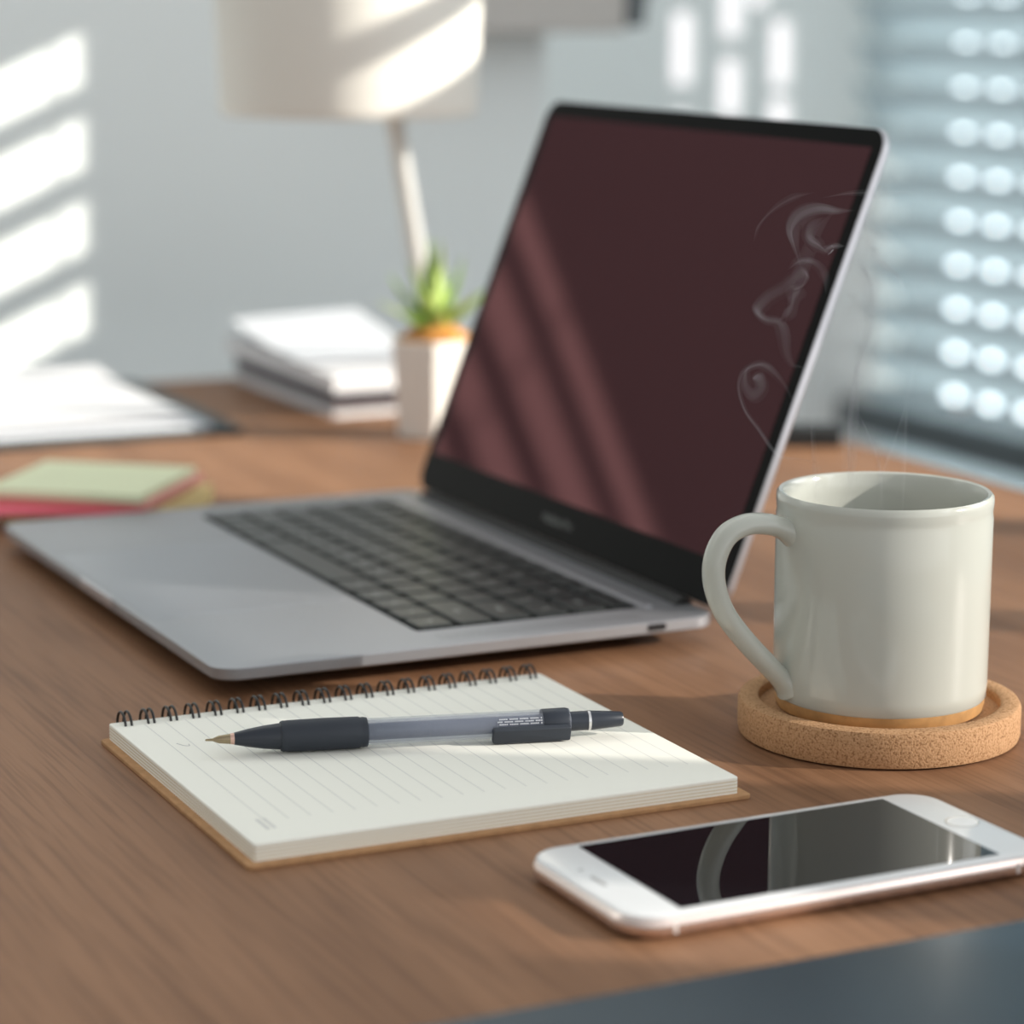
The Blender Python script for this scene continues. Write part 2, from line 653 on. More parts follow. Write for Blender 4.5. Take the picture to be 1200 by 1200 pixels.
# far wall with glowing panes set in as sun spots
SUN_SPOTS = [(1.5205, 1.5505, 0.150, 0.232), (1.5205, 1.5505, 0.060, 0.118), (1.585, 1.615, 0.112, 0.178), (1.585, 1.615, 0.204, 0.275),
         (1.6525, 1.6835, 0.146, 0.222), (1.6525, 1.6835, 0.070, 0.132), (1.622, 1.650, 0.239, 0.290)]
structure('wall_far', wall_with_holes(WALL_END, WIN_X, FLOOR_Z, CEIL, SUN_SPOTS,
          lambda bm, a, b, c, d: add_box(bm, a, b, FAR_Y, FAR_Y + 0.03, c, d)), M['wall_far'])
M['sun_spot'] = emit_mat('glowing_sun_spot', (1.0, 0.98, 0.99, 1), 1.3)
for i, (a, b, c, d) in enumerate(SUN_SPOTS):
    structure('window_%d' % (i + 3), box_bm(a, b, FAR_Y + 0.018, FAR_Y + 0.024, c, d), M['sun_spot'])  # panes glow in place of sunlight falling on the wall
structure('trim_1', box_bm(1.655, 1.80, FAR_Y - 0.05, FAR_Y - 0.001, FLOOR_Z, 0.075), M['pillar'])

# window wall on the right; the nearer openings are unseen, shaped to cut the sunlight
W1 = (2.20, 2.688, -0.52, 1.0)
W2 = (-0.37, 0.375, 0.30, 0.690)
W3 = (1.000, 1.100, 0.30, 0.802)
W4 = (0.395, 0.965, 0.30, 1.045)
structure('wall_right', wall_with_holes(-0.9, FAR_Y + 0.03, FLOOR_Z, CEIL, [W1, W2, W3, W4],
          lambda bm, a, b, c, d: add_box(bm, WIN_X, WIN_X + 0.012, a, b, c, d)), M['wall_far'])


def window(idx, w, posts):
    bm = bmesh.new()
    y0, y1, z0, z1 = w
    t = 0.004 if idx == 10 else 0.012
    for a in ((y0, y0 + t, z0, z1), (y1 - t, y1, z0, z1), (y0 + t, y1 - t, z0, z0 + t), (y0 + t, y1 - t, z1 - t, z1)):
        add_box(bm, WIN_X + 0.001, WIN_X + 0.011, *a)
    for a, b in posts:
        add_box(bm, WIN_X + 0.001, WIN_X + 0.011, a, b, z0 + t, z1 - t)
    return structure('window_%d' % idx, bm, M['frame'])


window(1, W1, [])
window(2, W2, [(-0.300, -0.155), (0.125, 0.165)])  # unseen posts, placed to shade bands of desk and notebook
window(10, W3, [])
window(14, W4, [])
structure('window_15', box_bm(WIN_X + 0.004, WIN_X + 0.008, W2[0] + 0.010, W2[1] - 0.010, W2[2] + 0.010, W2[3] - 0.010), M['sun_dimmer'])  # unseen pane, added to dim the sun on mug and notebook
# dark transom bar in front of the visible blind
structure('trim_2', box_bm(WIN_X - 0.075, WIN_X - 0.053, 2.10, 2.735, -0.258, -0.222, bevel=0.002), M['frame'])


def blind(y0, y1, z0, z1, x, tilt, pitch, label, width=0.046):
    r = thing('venetian_blind', label, 'blind', (x, (y0 + y1) / 2, z0))
    h = (y1 - y0) / 2
    bm = bmesh.new()
    k = 0
    z = 0.03
    while z < z1 - z0 - 0.03:
        # a slightly arched slat
        pts = []
        for q in range(7):
            u = (q / 6 - 0.5) * width
            w = 0.003 * (1 - (2 * u / width) ** 2)
            pts.append((u * cos(tilt) - w * sin(tilt), u * sin(tilt) + w * cos(tilt)))
        up = [(a, b + 0.0012) for a, b in pts]
        prof = pts + up[::-1]
        add_loft(bm, [[(a, y, z + b) for a, b in prof] for y in (-h, h)])
        z += pitch
    link('slats', bm, M['slat'], r, smooth=True)
    link('head_rail', box_bm(-0.025, 0.025, -h, h, z1 - z0 - 0.028, z1 - z0), M['slat'], r)
    link('bottom_rail', box_bm(-0.02, 0.02, -h, h, 0.0, 0.014, bevel=0.003), M['slat'], r)
    for yy in (-h * 0.62, h * 0.62):
        bm = bmesh.new()
        add_tube(bm, [(0, yy, 0.01), (0, yy, z1 - z0 - 0.02)], 0.0012, 8, up=Vector((0, 1, 0)))
        link('cord', bm, M['slat'], r)
    return r


blind(2.215, 2.738, -0.505, 0.99, WIN_X - 0.026, math.radians(-59), 0.050,
      'blue-grey slatted window blind at the right edge behind the mug', width=0.053)
TILT2 = math.radians(-10)
stripe_blind_wide = blind(0.40, 0.990, 0.6745, 1.050, WIN_X - 0.022, TILT2, 0.0545,
      'wide unseen slatted blind added to cast sun stripes', width=0.035)
stripe_blind_slim = blind(1.005, 1.120, 0.513, 0.826, WIN_X - 0.022, TILT2, 0.0600,
      'narrow unseen slatted blind added to cast sun patches on the back wall', width=0.037)

# both are unseen, added to cast the sun stripes on the back wall
for i, o in enumerate((stripe_blind_wide, stripe_blind_slim)):
    o.name = 'trim_%d' % (3 + i)
    o['kind'] = 'structure'
    del o['label']
    del o['category']

# building across the street, seen only through the blind
structure('wall_outside', box_bm(2.7, 2.9, 2.5, 4.9, FLOOR_Z, 1.9), M['facade'])
for i, yc in enumerate((3.835, 3.730, 3.622)):
    structure('window_%d' % (11 + i), box_bm(2.688, 2.7, yc - 0.009, yc + 0.009, -0.7, 1.7), M['dot_glow'])  # glowing strips added to show as bright dots between the slats

# grey boxed cabinet on the end of the back wall
wc = thing('wall_cabinet', 'grey box on the wall behind the lamp shade, dark at its right end', 'cabinet', (0.865, WALL_Y, 0.226))
link('body', box_bm(-0.09, 0.105, -0.075, 0, 0, 0.16, bevel=0.002), M['box_grey'], wc)
bm = bmesh.new()
add_loft(bm, [[(0.106, y, 0.004), (0.119, y, 0.004), (0.142, y, 0.16), (0.106, y, 0.16)] for y in (-0.077, 0)])
link('end_cap', bm, M['box_dark'], wc)

# ------------------------------------------------------------------ desk
desk = thing('desk', 'walnut brown wooden desk carrying the laptop and mug', 'desk', (0, 0, FLOOR_Z))
bm = box_bm(-0.35, 0.842, 0.22, 1.700, -FLOOR_Z - 0.028, -FLOOR_Z, bevel=0.0015)
link('tabletop', bm, M['wood'], desk)
for x, y in ((-0.30, 0.27), (0.79, 0.27), (-0.30, 1.65), (0.79, 1.65)):
    link('leg', box_bm(x - 0.025, x + 0.025, y - 0.025, y + 0.025, 0, -FLOOR_Z - 0.028, bevel=0.002), M['wood'], desk)

# ------------------------------------------------------------------ laptop
LX0, LX1, LY0, LY1, LZ = 0.3149, 0.5273, 0.9072, 1.2113, 0.012
lap = thing('laptop', 'open grey aluminium laptop with black keyboard and dark glossy screen', 'laptop', (LX0, LY0, 0))
W, D = LX1 - LX0, LY1 - LY0
base = link('base', slab_bm(0, W, 0, D, 0.0105, [(0.022, 0.0018), (0.009, 0.0050), (0.0012, 0.0068), (0.0, 0.0076), (0.0, LZ - 0.0004), (0.00025, LZ - 0.0001), (0.0006, LZ)]), M['alu'], lap, smooth=True)
for x, y in ((0.03, 0.03), (W - 0.03, 0.03), (0.03, D - 0.03), (W - 0.03, D - 0.03)):
    link('foot', lathe_bm([(0, 0), (0.006, 0), (0.007, 0.0012), (0.007, 0.0022), (0, 0.0022)], 20), M['black_rubber'], lap, (x, y, 0))
# front notch for opening
link('thumb_notch', slab_bm(-0.0006, 0.0012, D / 2 - 0.022, D / 2 + 0.022, 0.0008, [(0, 0.0085), (0, LZ + 0.00008)], 3), M['alu_edge'], lap)
# trackpad
tp = link('trackpad', slab_bm(0.0035, 0.088, 0.087, 0.221, 0.0035, [(0, LZ - 0.0004), (0, LZ + 0.00012), (0.0003, LZ + 0.0002)]), M['trackpad'], lap)
# keyboard
KX0, KX1, KY0, KY1 = 0.0915, 0.1885, 0.0258, 0.2805
link('keyboard_tray', slab_bm(KX0 - 0.0006, KX1 + 0.0006, KY0 - 0.0006, KY1 + 0.0006, 0.002, [(0, LZ - 0.0003), (0, LZ + 0.00015)], 4), M['well'], lap)
KW = KY1 - KY0
U = KW / 14.5
rows_ = [
    [('esc', 1.0)] + [(f'F{i}', 1.0) for i in range(1, 13)] + [('', 1.5)],
    [('`', 1)] + [(c, 1) for c in '1234567890-='] + [('delete', 1.5)],
    [('tab', 1.5)] + [(c, 1) for c in 'QWERTYUIOP[]'] + [('\\', 1)],
    [('caps lock', 1.75)] + [(c, 1) for c in "ASDFGHJKL;'"] + [('return', 1.75)],
    [('shift', 2.25)] + [(c, 1) for c in 'ZXCVBNM,./'] + [('shift', 2.25)],
    [('fn', 1), ('control', 1), ('option', 1), ('cmd', 1.25), ('', 5), ('cmd', 1.25), ('option', 1), ('<', 1), ('^v', 1), ('>', 1)],
]
heights = [0.0115, 0.0170, 0.0170, 0.0170, 0.0170, 0.0175]
x_top = KX1
for row, hh in zip(rows_, heights):
    x1 = x_top
    x0 = x_top - hh
    x_top = x0
    y = KY1
    for leg, wd in row:
        y1 = y
        y0 = y - wd * U
        y = y0
        g = 0.0012
        k = link('key', slab_bm(x0 + g, x1 - g, y0 + g, y1 - g, 0.0016,
                 [(0.0, LZ), (0.0, LZ + 0.0010), (0.0004, LZ + 0.0013)], 3), M['key'], lap)
        if leg:
            s = 0.0056 if len(leg) == 1 else 0.0028
            tb = text_bm(leg, s)
            # text upright for someone sitting at low X: right -> -Y, up -> +X
            R_ = Matrix(((0, 1, 0, (x0 + x1) / 2), (-1, 0, 0, (y0 + y1) / 2), (0, 0, 1, LZ + 0.00136), (0, 0, 0, 1)))
            bmesh.ops.transform(tb, matrix=R_, verts=tb.verts[:])
            link('key_legend', tb, M['legend'], k)
# hinge gap, bright strip and ports
link('hinge_strip', box_bm(KX1 + 0.0030, KX1 + 0.0062, KY0 - 0.002, KY1 + 0.002, LZ - 0.0002, LZ + 0.0004, bevel=0.0002), M['alu_edge'], lap)
bm = bmesh.new()
add_tube(bm, [(W - 0.004, 0.022, LZ - 0.0012), (W - 0.004, D - 0.022, LZ - 0.0012)], 0.0042, 18)
link('hinge', bm, M['black_rubber'], lap, smooth=True)
bm = slab_bm(-0.0014, 0.0014, -0.0042, 0.0042, 0.0013, [(0, -0.0002), (0, 0.0003)], 4)
bmesh.ops.transform(bm, matrix=Matrix.Translation((W - 0.0285, 0, 0.0098)) @ Matrix(((0, 1, 0, 0), (0, 0, -1, 0), (1, 0, 0, 0), (0, 0, 0, 1))), verts=bm.verts[:])
link('port', bm, M['port'], lap)
for yy, nn in ((0.0125, 34), (D - 0.0125, 34)):
    bm = bmesh.new()
    for i in range(nn):
        for j in range(3):
            lathe_bm([(0, 0), (0.0005, 0)], 6, bm=bm)
            vs = bm.verts[-7:]
            bmesh.ops.translate(bm, vec=(KX0 + 0.004 + i * 0.0026, yy - 0.003 + 0.003 * j, LZ + 0.00005), verts=vs)
    link('speaker_grille', bm, M['port'], lap)

# lid: local frame u (up the lid), v (along Y), w (outward, away from the user)
LID = 1.1984
lid_m = Matrix(((cos(LID), 0, sin(LID), W - 0.0015), (0, 1, 0, 0), (sin(LID), 0, -cos(LID), 0.010), (0, 0, 0, 1)))
LL = 0.2084


def lid_part(name, bm, m, parent=None, smooth=False):
    bmesh.ops.transform(bm, matrix=lid_m, verts=bm.verts[:])
    return link(name, bm, m, parent or lap, smooth=smooth)


lid = lid_part('lid', slab_bm(0.0035, LL, 0, D, 0.0105, [(0.0004, 0.0004), (0.0, 0.0010), (0.0, 0.0032), (0.0012, 0.0044), (0.004, 0.0050)]), M['alu_edge'], smooth=True)
lid_part('bezel', slab_bm(0.0040, LL - 0.0006, 0.0006, D - 0.0006, 0.0100, [(0, 0.0008), (0, 0.0000)]), M['bezel'], lid)
lid_part('screen', slab_bm(0.0225, LL - 0.0085, 0.0075, D - 0.0075, 0.0006, [(0, 0.0004), (0, -0.00012)], 2), M['screen'], lid)
tb = text_bm('MacBook Pro', 0.0052)
bmesh.ops.transform(tb, matrix=Matrix(((0, 1, 0, 0.0130), (-1, 0, 0, D / 2), (0, 0, 1, -0.0001), (0, 0, 0, 1))), verts=tb.verts[:])
lid_part('bezel_lettering', tb, M['letter'], lid)

# ------------------------------------------------------------------ spiral notebook
nb = thing('notebook', 'cream lined spiral notebook with kraft back cover lying in front of the laptop', 'notebook', (0.2624, 0.8717, 0), -0.004)
NW, NH = 0.1669, 0.1478
link('back_cover', slab_bm(-0.003, NW + 0.0035, -NH - 0.003, 0.001, 0.002, soft(0.0, 0.0015, 0.0003), 5), M['kraft'], nb)
link('pages', slab_bm(0, NW, -NH, 0, 0.0010, [(0, 0.0015), (0, 0.0067), (0.0002, 0.0070)], 4), M['page'], nb)
NR = 20
ring_me = None
for i in range(NR):
    bm = bmesh.new()
    for dx in (-0.0011, 0.0011):
        pts = []
        for q in range(33):
            a = -0.62 * PI + q / 32 * 1.92 * PI
            pts.append((dx, -0.0010 + 0.0050 * cos(a), 0.0056 + 0.0052 * sin(a)))
        add_tube(bm, pts, 0.00048, 8, up=Vector((1, 0, 0)))
    lo = min(v.co.z for v in bm.verts)
    x = 0.0055 + i * (NW - 0.011) / (NR - 1)
    if ring_me is None:
        r0 = link('ring', bm, M['wire'], nb, (x, 0, 0), smooth=True)
        ring_me = r0.data
    else:
        bm.free()
        o = bpy.data.objects.new('ring', ring_me)
        COL.objects.link(o)
        o.parent = nb
        o.location = (x, 0, 0)
bm = bmesh.new()
for r in range(2):
    for s in range(7):
        a = -0.1355 + s * 0.0016 + r * 0.0004
        add_box(bm, 0.0085 + r * 0.0024, 0.0098 + r * 0.0022, a, a + 0.0011, 0.00700, 0.00704)
link('printed_caption', bm, M['print'], nb)
bm = bmesh.new()
add_tube(bm, catmull([(0.0135, -0.034, 0.00702), (0.0150, -0.0375, 0.00702), (0.0165, -0.0385, 0.00702), (0.0170, -0.0365, 0.00702)], 5), 0.00018, 6)
link('pencil_mark', bm, M['print'], nb)

# ------------------------------------------------------------------ pen
P0, P1 = Vector((0.2795, 0.8190)), Vector((0.4180, 0.7840))
pd = (P1 - P0)
PL = pd.length
pen = thing('pen', 'dark retractable pen with clear ribbed barrel lying on the open notebook', 'pen', (P0.x, P0.y, 0.0070), math.atan2(pd.y, pd.x))
AX = Matrix(((0, 0, 1, 0), (1, 0, 0, 0), (0, 1, 0, 0.0056), (0, 0, 0, 1)))


def pen_part(name, prof, m, parent=None):
    return link(name, lathe_bm([(r / 1000, x / 1000) for r, x in prof], 32, axis=AX), m, parent or pen, smooth=True)


k = PL * 1000 / 142.9
pen_part('tip', [(0, 0), (0.35, 0.2), (0.5, 2.5), (1.3, 4.5), (1.75, 8.4), (0, 8.4)], M['pen_tip'])
pen_part('tip_ring', [(0, 8.4), (1.8, 8.4), (2.0, 9.7), (0, 9.7)], M['pen_ring'])
pen_part('nose', [(0, 9.7), (2.05, 9.7), (3.1, 14.5), (3.9, 19.5), (4.5, 25.2), (0, 25.2)], M['pen_dark'])
pen_part('grip', [(0, 25.2), (4.9, 25.2), (5.25, 26.0), (5.2, 26.8), (5.3, 27.5), (5.45, 40), (5.35, 51.5), (5.0, 52.2), (5.15, 53.0), (4.9, 54.4), (0, 54.4)], M['pen_grip'])
prof = [(4.35, 54.4)]
x = 55.0
while x < 110:
    prof += [(4.62, x), (4.62, x + 0.35), (4.48, x + 0.5), (4.48, x + 0.8)]
    x += 1.0
prof += [(4.62, x), (4.62, 124.0), (3.9, 124.2), (3.9, 54.4)]
bar = pen_part('barrel', prof, M['pen_clear'])
pen_part('refill', [(0, 54.4), (2.9, 54.4), (2.9, 112.0), (3.0, 112.0), (3.0, 123.5), (0, 123.5)], M['ink'])
pen_part('cap', [(4.64, 114.5), (4.80, 114.8), (4.85, 122.8), (4.5, 123.9), (3.1, 124.1), (3.1, 123.2), (4.64, 120.0)], M['pen_dark'])
pen_part('button', [(0, 123.9), (3.35, 124.0), (3.35, 130.4), (0, 130.5)], M['pen_dark'])
pen_part('button_ring', [(0, 130.5), (3.45, 130.5), (3.45, 131.4), (0, 131.4)], M['silver'])
pen_part('plunger', [(0, 131.4), (3.4, 131.4), (3.2, 134), (2.6, 142.2), (2.2, 142.9), (0, 142.9)], M['pen_dark'])
bm = slab_bm(0.0965, 0.1235, -0.0028, 0.0028, 0.0008, soft(0.0046, 0.0070, 0.0004), 4)
bmesh.ops.transform(bm, matrix=Matrix.Translation((0, 0, 0.0056)) @ Matrix.Rotation(math.radians(112), 4, 'X'), verts=bm.verts[:])
link('clip', bm, M['pen_grip'], pen, smooth=True)
bm = bmesh.new()
for r in range(3):
    for s in range(26):
        if (s * 7 + r * 3) % 6 == 0:
            continue
        add_box(bm, 0.0985 + s * 0.0006, 0.0989 + s * 0.0006, -0.00022, 0.00022, 0.00462, 0.00470)
        bmesh.ops.rotate(bm, verts=bm.verts[-8:], cent=(0, 0, 0), matrix=Matrix.Rotation(math.radians(52 + 11 * r), 3, 'X'))
bmesh.ops.translate(bm, vec=(0, 0, 0.0056), verts=bm.verts[:])
link('barrel_print', bm, M['white_print'], pen)

# ------------------------------------------------------------------ coaster and mug
MX, MY = 0.5136, 0.7706
co = lathe_bm([(0, 0.0006), (0.047, 0.0006), (0.0492, 0.0014), (0.0497, 0.0030), (0.0497, 0.0122), (0.0490, 0.0136), (0.0478, 0.0140),
               (0.0436, 0.0140), (0.0426, 0.0135), (0.0423, 0.0124), (0.0423, 0.0105), (0, 0.0105)], 96)
c = link('coaster', co, M['cork'], None, (MX, MY, -0.0006), smooth=True)
tag(c, 'round rimmed cork coaster under the mug', 'coaster')

ZB = 0.0100
mug = thing('mug', 'sage grey glazed ceramic mug with curved handle standing on the cork coaster', 'mug', (MX, MY, ZB))
H = 0.0772
link('body', lathe_bm([(0.0335, 0.0046), (0.0366, 0.0046), (0.0373, 0.0056), (0.0376, 0.0100), (0.0377, 0.0400), (0.0377, 0.0690), (0.03745, 0.0705), (0.0376, 0.0722), (0.0378, 0.0745),
      (0.03765, 0.0762), (0.0368, H), (0.0356, 0.0769), (0.0348, 0.0755), (0.0345, 0.0700), (0.0345, 0.010), (0.0320, 0.0085), (0.0, 0.0080)], 128), M['ceramic'], mug, smooth=True)
link('foot_ring', lathe_bm([(0, 0.0005), (0.0345, 0.0000), (0.0362, 0.0006), (0.0367, 0.0026), (0.0369, 0.0048), (0, 0.0048)], 96), M['bisque'], mug, smooth=True)
hd = Vector((-0.996, 0.093, 0)).normalized()
hp = [(34.5, 74.2), (40, 76.6), (46, 78.3), (53.6, 78.4), (60.6, 75.0), (64.6, 67.2), (64.6, 58.2), (60.6, 48.0), (53.2, 38.3), (44.9, 29.4), (38.5, 23.0), (35.0, 20.0)]
path = catmull([hd * (r / 1000) + Vector((0, 0, z / 1000 - ZB)) for r, z in hp], 6)


def hrad(t):
    e = 0.0
    if t < 0.12:
        e = (0.12 - t) / 0.12
    elif t > 0.86:
        e = (t - 0.86) / 0.14
    return (0.0053 + 0.0024 * e * e, 0.0037 + 0.0022 * e * e)


bm = bmesh.new()
add_tube(bm, path, hrad, 20, up=hd.cross(Vector((0, 0, 1))).cross(Vector((0, 0, 1))) * 0 + Vector((0, 0, 1)))
link('handle', bm, M['ceramic'], mug, smooth=True)
cof = link('coffee', lathe_bm([(0, 0.048), (0.0343, 0.048), (0.0343, 0.046), (0, 0.046)], 64), M['coffee'], None, (MX, MY, ZB), smooth=True)
tag(cof, 'black coffee filling the sage grey mug', 'coffee')

# ------------------------------------------------------------------ phone
ph = thing('phone', 'white smartphone with rose metal rim and black screen at the front right', 'phone', (0.3305, 0.6850, 0), 0.0145)
PLN, PWD = 0.1445, 0.0702
prof = []
for q in range(9):
    a = -PI / 2 + PI * q / 8
    prof.append((0.0034 * (1 - cos(a)), 0.0036 + 0.0034 * sin(a)))
link('body', slab_bm(0, PLN, -PWD, 0, 0.0125, [(i, z + 0.0002) for i, z in prof], 10), M['phone_metal'], ph, smooth=True)
link('front_glass', slab_bm(0.0012, PLN - 0.0012, -PWD + 0.0012, -0.0012, 0.0113, [(0, 0.0062), (0.0001, 0.0068), (0.0006, 0.0071), (0.0014, 0.00725)], 10), M['phone_white'], ph, smooth=True)
SX0, SX1, SY0, SY1 = 0.0180, 0.1268, -0.0045 - 0.0612, -0.0045
link('screen', slab_bm(SX0, SX1, SY0, SY1, 0.0003, [(0, 0.0070), (0, 0.00735)], 2), M['phone_screen'], ph)
hb = link('home_button', lathe_bm([(0, 0.00735), (0.0046, 0.00735), (0.0052, 0.00742), (0.0055, 0.00735), (0.0055, 0.0071)], 40), M['silver'], ph, (PLN - 0.0090, -PWD / 2, 0), smooth=True)
link('button_face', lathe_bm([(0, 0.00738), (0.0045, 0.00738), (0.0045, 0.0072)], 32), M['phone_white'], hb)
bm = slab_bm(-0.0006, 0.0006, -0.0045, 0.0045, 0.0006, [(0, 0.0071), (0, 0.00738)], 4)
link('earpiece', bm, M['phone_grey'], ph, (0.0085, -PWD / 2, 0))
link('camera_lens', lathe_bm([(0, 0.00733), (0.0008, 0.00733), (0.0008, 0.0071)], 20), M['phone_grey'], ph, (0.0085, -PWD / 2 + 0.011, 0))
for xx in (0.0140, PLN - 0.0140):
    for yy in (-PWD, 0.0):
        link('antenna_line', box_bm(xx - 0.0005, xx + 0.0005, yy - 0.00006, yy + 0.00006, 0.0022, 0.0052), M['antenna'], ph)
for a, b in ((0.034, 0.044), (0.049, 0.059)):
    link('volume_button', box_bm(a, b, -0.0001, 0.0005, 0.0026, 0.0048, bevel=0.0002), M['phone_metal'], ph)

# ------------------------------------------------------------------ slate folder in the foreground
sf = thing('folder', 'dark slate-blue flat cover across the bottom right corner of the desk', 'folder', (0.375, 0.461, 0), 0.0)
link('bottom_cover', slab_bm(-0.22, 0.22, -0.109, 0.109, 0.006, soft(0, 0.0015, 0.0005), 5), M['slate'], sf)
link('pages', slab_bm(-0.216, 0.216, -0.106, 0.106, 0.003, [(0, 0.0015), (0, 0.0065)], 3), M['slate_page'], sf)
link('top_cover', slab_bm(-0.22, 0.22, -0.109, 0.109, 0.006, soft(0.0065, 0.0080, 0.0006), 5), M['slate'], sf)

# ------------------------------------------------------------------ sticky note pads
def pad(label, m, cx, cy, rot, size, z0, z1, lift=0.0):
    bm = bmesh.new()
    h = size / 2
    n = 8
    rows = []
    for side in (z0, z1):
        g = []
        for i in range(n + 1):
            rr = []
            for j in range(n + 1):
                u, v = -h + size * i / n, -h + size * j / n
                rr.append(bm.verts.new((u, v, side + lift * (i / n) ** 2)))
            g.append(rr)
        rows.append(g)
    for g in rows:
        for i in range(n):
            for j in range(n):
                bm.faces.new((g[i][j], g[i + 1][j], g[i + 1][j + 1], g[i][j + 1]))
    a, b = rows
    for i in range(n):
        bm.faces.new((a[i][0], a[i + 1][0], b[i + 1][0], b[i][0]))
        bm.faces.new((a[i][n], a[i + 1][n], b[i + 1][n], b[i][n]))
        bm.faces.new((a[0][i], a[0][i + 1], b[0][i + 1], b[0][i]))
        bm.faces.new((a[n][i], a[n][i + 1], b[n][i + 1], b[n][i]))
    o = link('sticky_pad', bm, m, None, (cx, cy, 0))
    o.rotation_euler = (0, 0, rot)
    return tag(o, label, 'sticky notes', 'sticky note pads behind the laptop')


pad('yellow sticky pad, lowest of the stack behind the laptop', M['yellow_note'], 0.388, 1.2755, math.radians(-39), 0.080, 0.0, 0.0085)
pad('hot pink sticky pad sticking out on the left of the stack', M['pink_note'], 0.366, 1.272, math.radians(-22), 0.080, 0.0085, 0.0110)
pad('salmon sticky pad between the pale green and hot pink pads', M['salmon_note'], 0.383, 1.275, math.radians(-38), 0.080, 0.0110, 0.0150)
pad('pale green sticky pad, topmost of the stack', M['green_note'], 0.378, 1.273, math.radians(-38), 0.081, 0.0150, 0.0188)

# ------------------------------------------------------------------ clipboard with papers
cb = thing('clipboard', 'dark clipboard board under white papers at the left back of the desk', 'clipboard', (0.531, 1.473, 0))
link('board', slab_bm(-0.312, 0, 0, 0.216, 0.004, soft(0, 0.0042, 0.0006), 5), M['clipboard'], cb)


def sheet(label, m, x0, x1, y0, y1, z, wave, rot, loc, name='paper_sheet', cat='paper', group=None, nx=24, ny=18, th=0.0006):
    """Slightly wavy sheet of real thickness; wave(u,v)->height, u,v in 0..1."""
    bm = bmesh.new()
    G = []
    for k2 in (0, 1):
        g = []
        for i in range(nx + 1):
            rr = []
            for j in range(ny + 1):
                u, v = i / nx, j / ny
                rr.append(bm.verts.new((x0 + (x1 - x0) * u, y0 + (y1 - y0) * v, z + wave(u, v) + k2 * th)))
            g.append(rr)
        G.append(g)
    for g in G:
        for i in range(nx):
            for j in range(ny):
                bm.faces.new((g[i][j], g[i + 1][j], g[i + 1][j + 1], g[i][j + 1]))
    a, b = G
    for i in range(nx):
        bm.faces.new((a[i][0], a[i + 1][0], b[i + 1][0], b[i][0]))
        bm.faces.new((a[i][ny], a[i + 1][ny], b[i + 1][ny], b[i][ny]))
    for i in range(ny):
        bm.faces.new((a[0][i], a[0][i + 1], b[0][i + 1], b[0][i]))
        bm.faces.new((a[nx][i], a[nx][i + 1], b[nx][i + 1], b[nx][i]))
    o = link(name, bm, m, None, loc, smooth=True)
    o.rotation_euler = (0, 0, rot)
    return tag(o, label, cat, group)


PG = 'papers on the clipboard'
sheet('white paper directly on the dark clipboard, lowest sheet', M['paper_cool'], -0.300, -0.018, 0.006, 0.205, 0.0043, lambda u, v: 0.0006 * sin(3 * u) ** 2, 0, (0.531, 1.473, 0), group=PG, th=0.0022)
sheet('white paper curling up on top of the clipboard sheets', M['paper'], -0.296, -0.026, 0.020, 0.203, 0.0074, lambda u, v: 0.0012 * (1 + sin(5 * v + 2 * u)) + 0.006 * v * v, 0.012, (0.531, 1.473, 0), group=PG, th=0.0010)

# ------------------------------------------------------------------ pile of papers and booklets by the wall
def booklet(label, x0, x1, y0, y1, z0, z1, rot, loc, cover, page):
    b = thing('booklet', label, 'booklet', loc, rot, 'booklets piled by the wall')
    link('back_cover', slab_bm(x0, x1, y0, y1, 0.001, [(0, z0), (0, z0 + 0.0008)], 2), cover, b)
    link('page_block', slab_bm(x0 + 0.001, x1 - 0.001, y0 + 0.001, y1 - 0.001, 0.001, [(0, z0 + 0.0008), (0, z1 - 0.0008)], 2), page, b)
    link('front_cover', slab_bm(x0, x1, y0, y1, 0.001, [(0, z1 - 0.0008), (0, z1)], 2), cover, b)
    return b


booklet('light grey booklet at the bottom of the paper pile beside the white pot', 0, 0.060, 0, 0.175, 0.0, 0.0085, 0.0, (0.6005, 1.507, 0), M['paper_grey'], M['paper'])
booklet('dark-edged booklet in the middle of the paper pile beside the white pot', 0, 0.058, 0, 0.180, 0.0086, 0.0175, math.radians(0), (0.5985, 1.500, 0), M['spine'], M['spine'])
PP = 'loose papers on the pile by the wall'
sheet('thick white paper stack on top of the dark booklet', M['paper'], 0, 0.066, 0, 0.195, 0.0178, lambda u, v: 0.0015 * v, 0.0, (0.596, 1.493, 0), th=0.010, name='paper_stack', group=PP)
sheet('loose white sheet lying crooked on top of the paper pile', M['paper_cool'], 0, 0.088, 0, 0.150, 0.0310, lambda u, v: 0.009 * (v ** 2) + 0.004 * u * v, -0.06, (0.590, 1.535, 0), th=0.0010, group=PP)

# ------------------------------------------------------------------ potted succulent
PX, PY = 0.632, 1.424
pp = thing('potted_succulent', 'small green succulent in a white faceted pot behind the laptop', 'plant', (PX, PY, 0))
bm = bmesh.new()
a0 = math.atan2(-0.915, -0.404)
hexl = lambda R_, z: [(R_ * cos(a0 + i * PI / 3), R_ * sin(a0 + i * PI / 3), z) for i in range(6)]
add_loft(bm, [hexl(0.0235, 0.0), hexl(0.0245, 0.0008), hexl(0.0285, 0.0565), hexl(0.0282, 0.0575), hexl(0.0262, 0.0575), hexl(0.0255, 0.050)])
link('pot', bm, M['pot'], pp)
bm = lathe_bm([(0, 0.066), (0.008, 0.0655), (0.015, 0.0625), (0.021, 0.058), (0.0225, 0.0515), (0, 0.0515)], 28)
for v in bm.verts:
    v.co += Vector((random.uniform(-1, 1), random.uniform(-1, 1), random.uniform(-1, 1))) * 0.0009
link('soil', bm, M['soil'], pp, smooth=True)


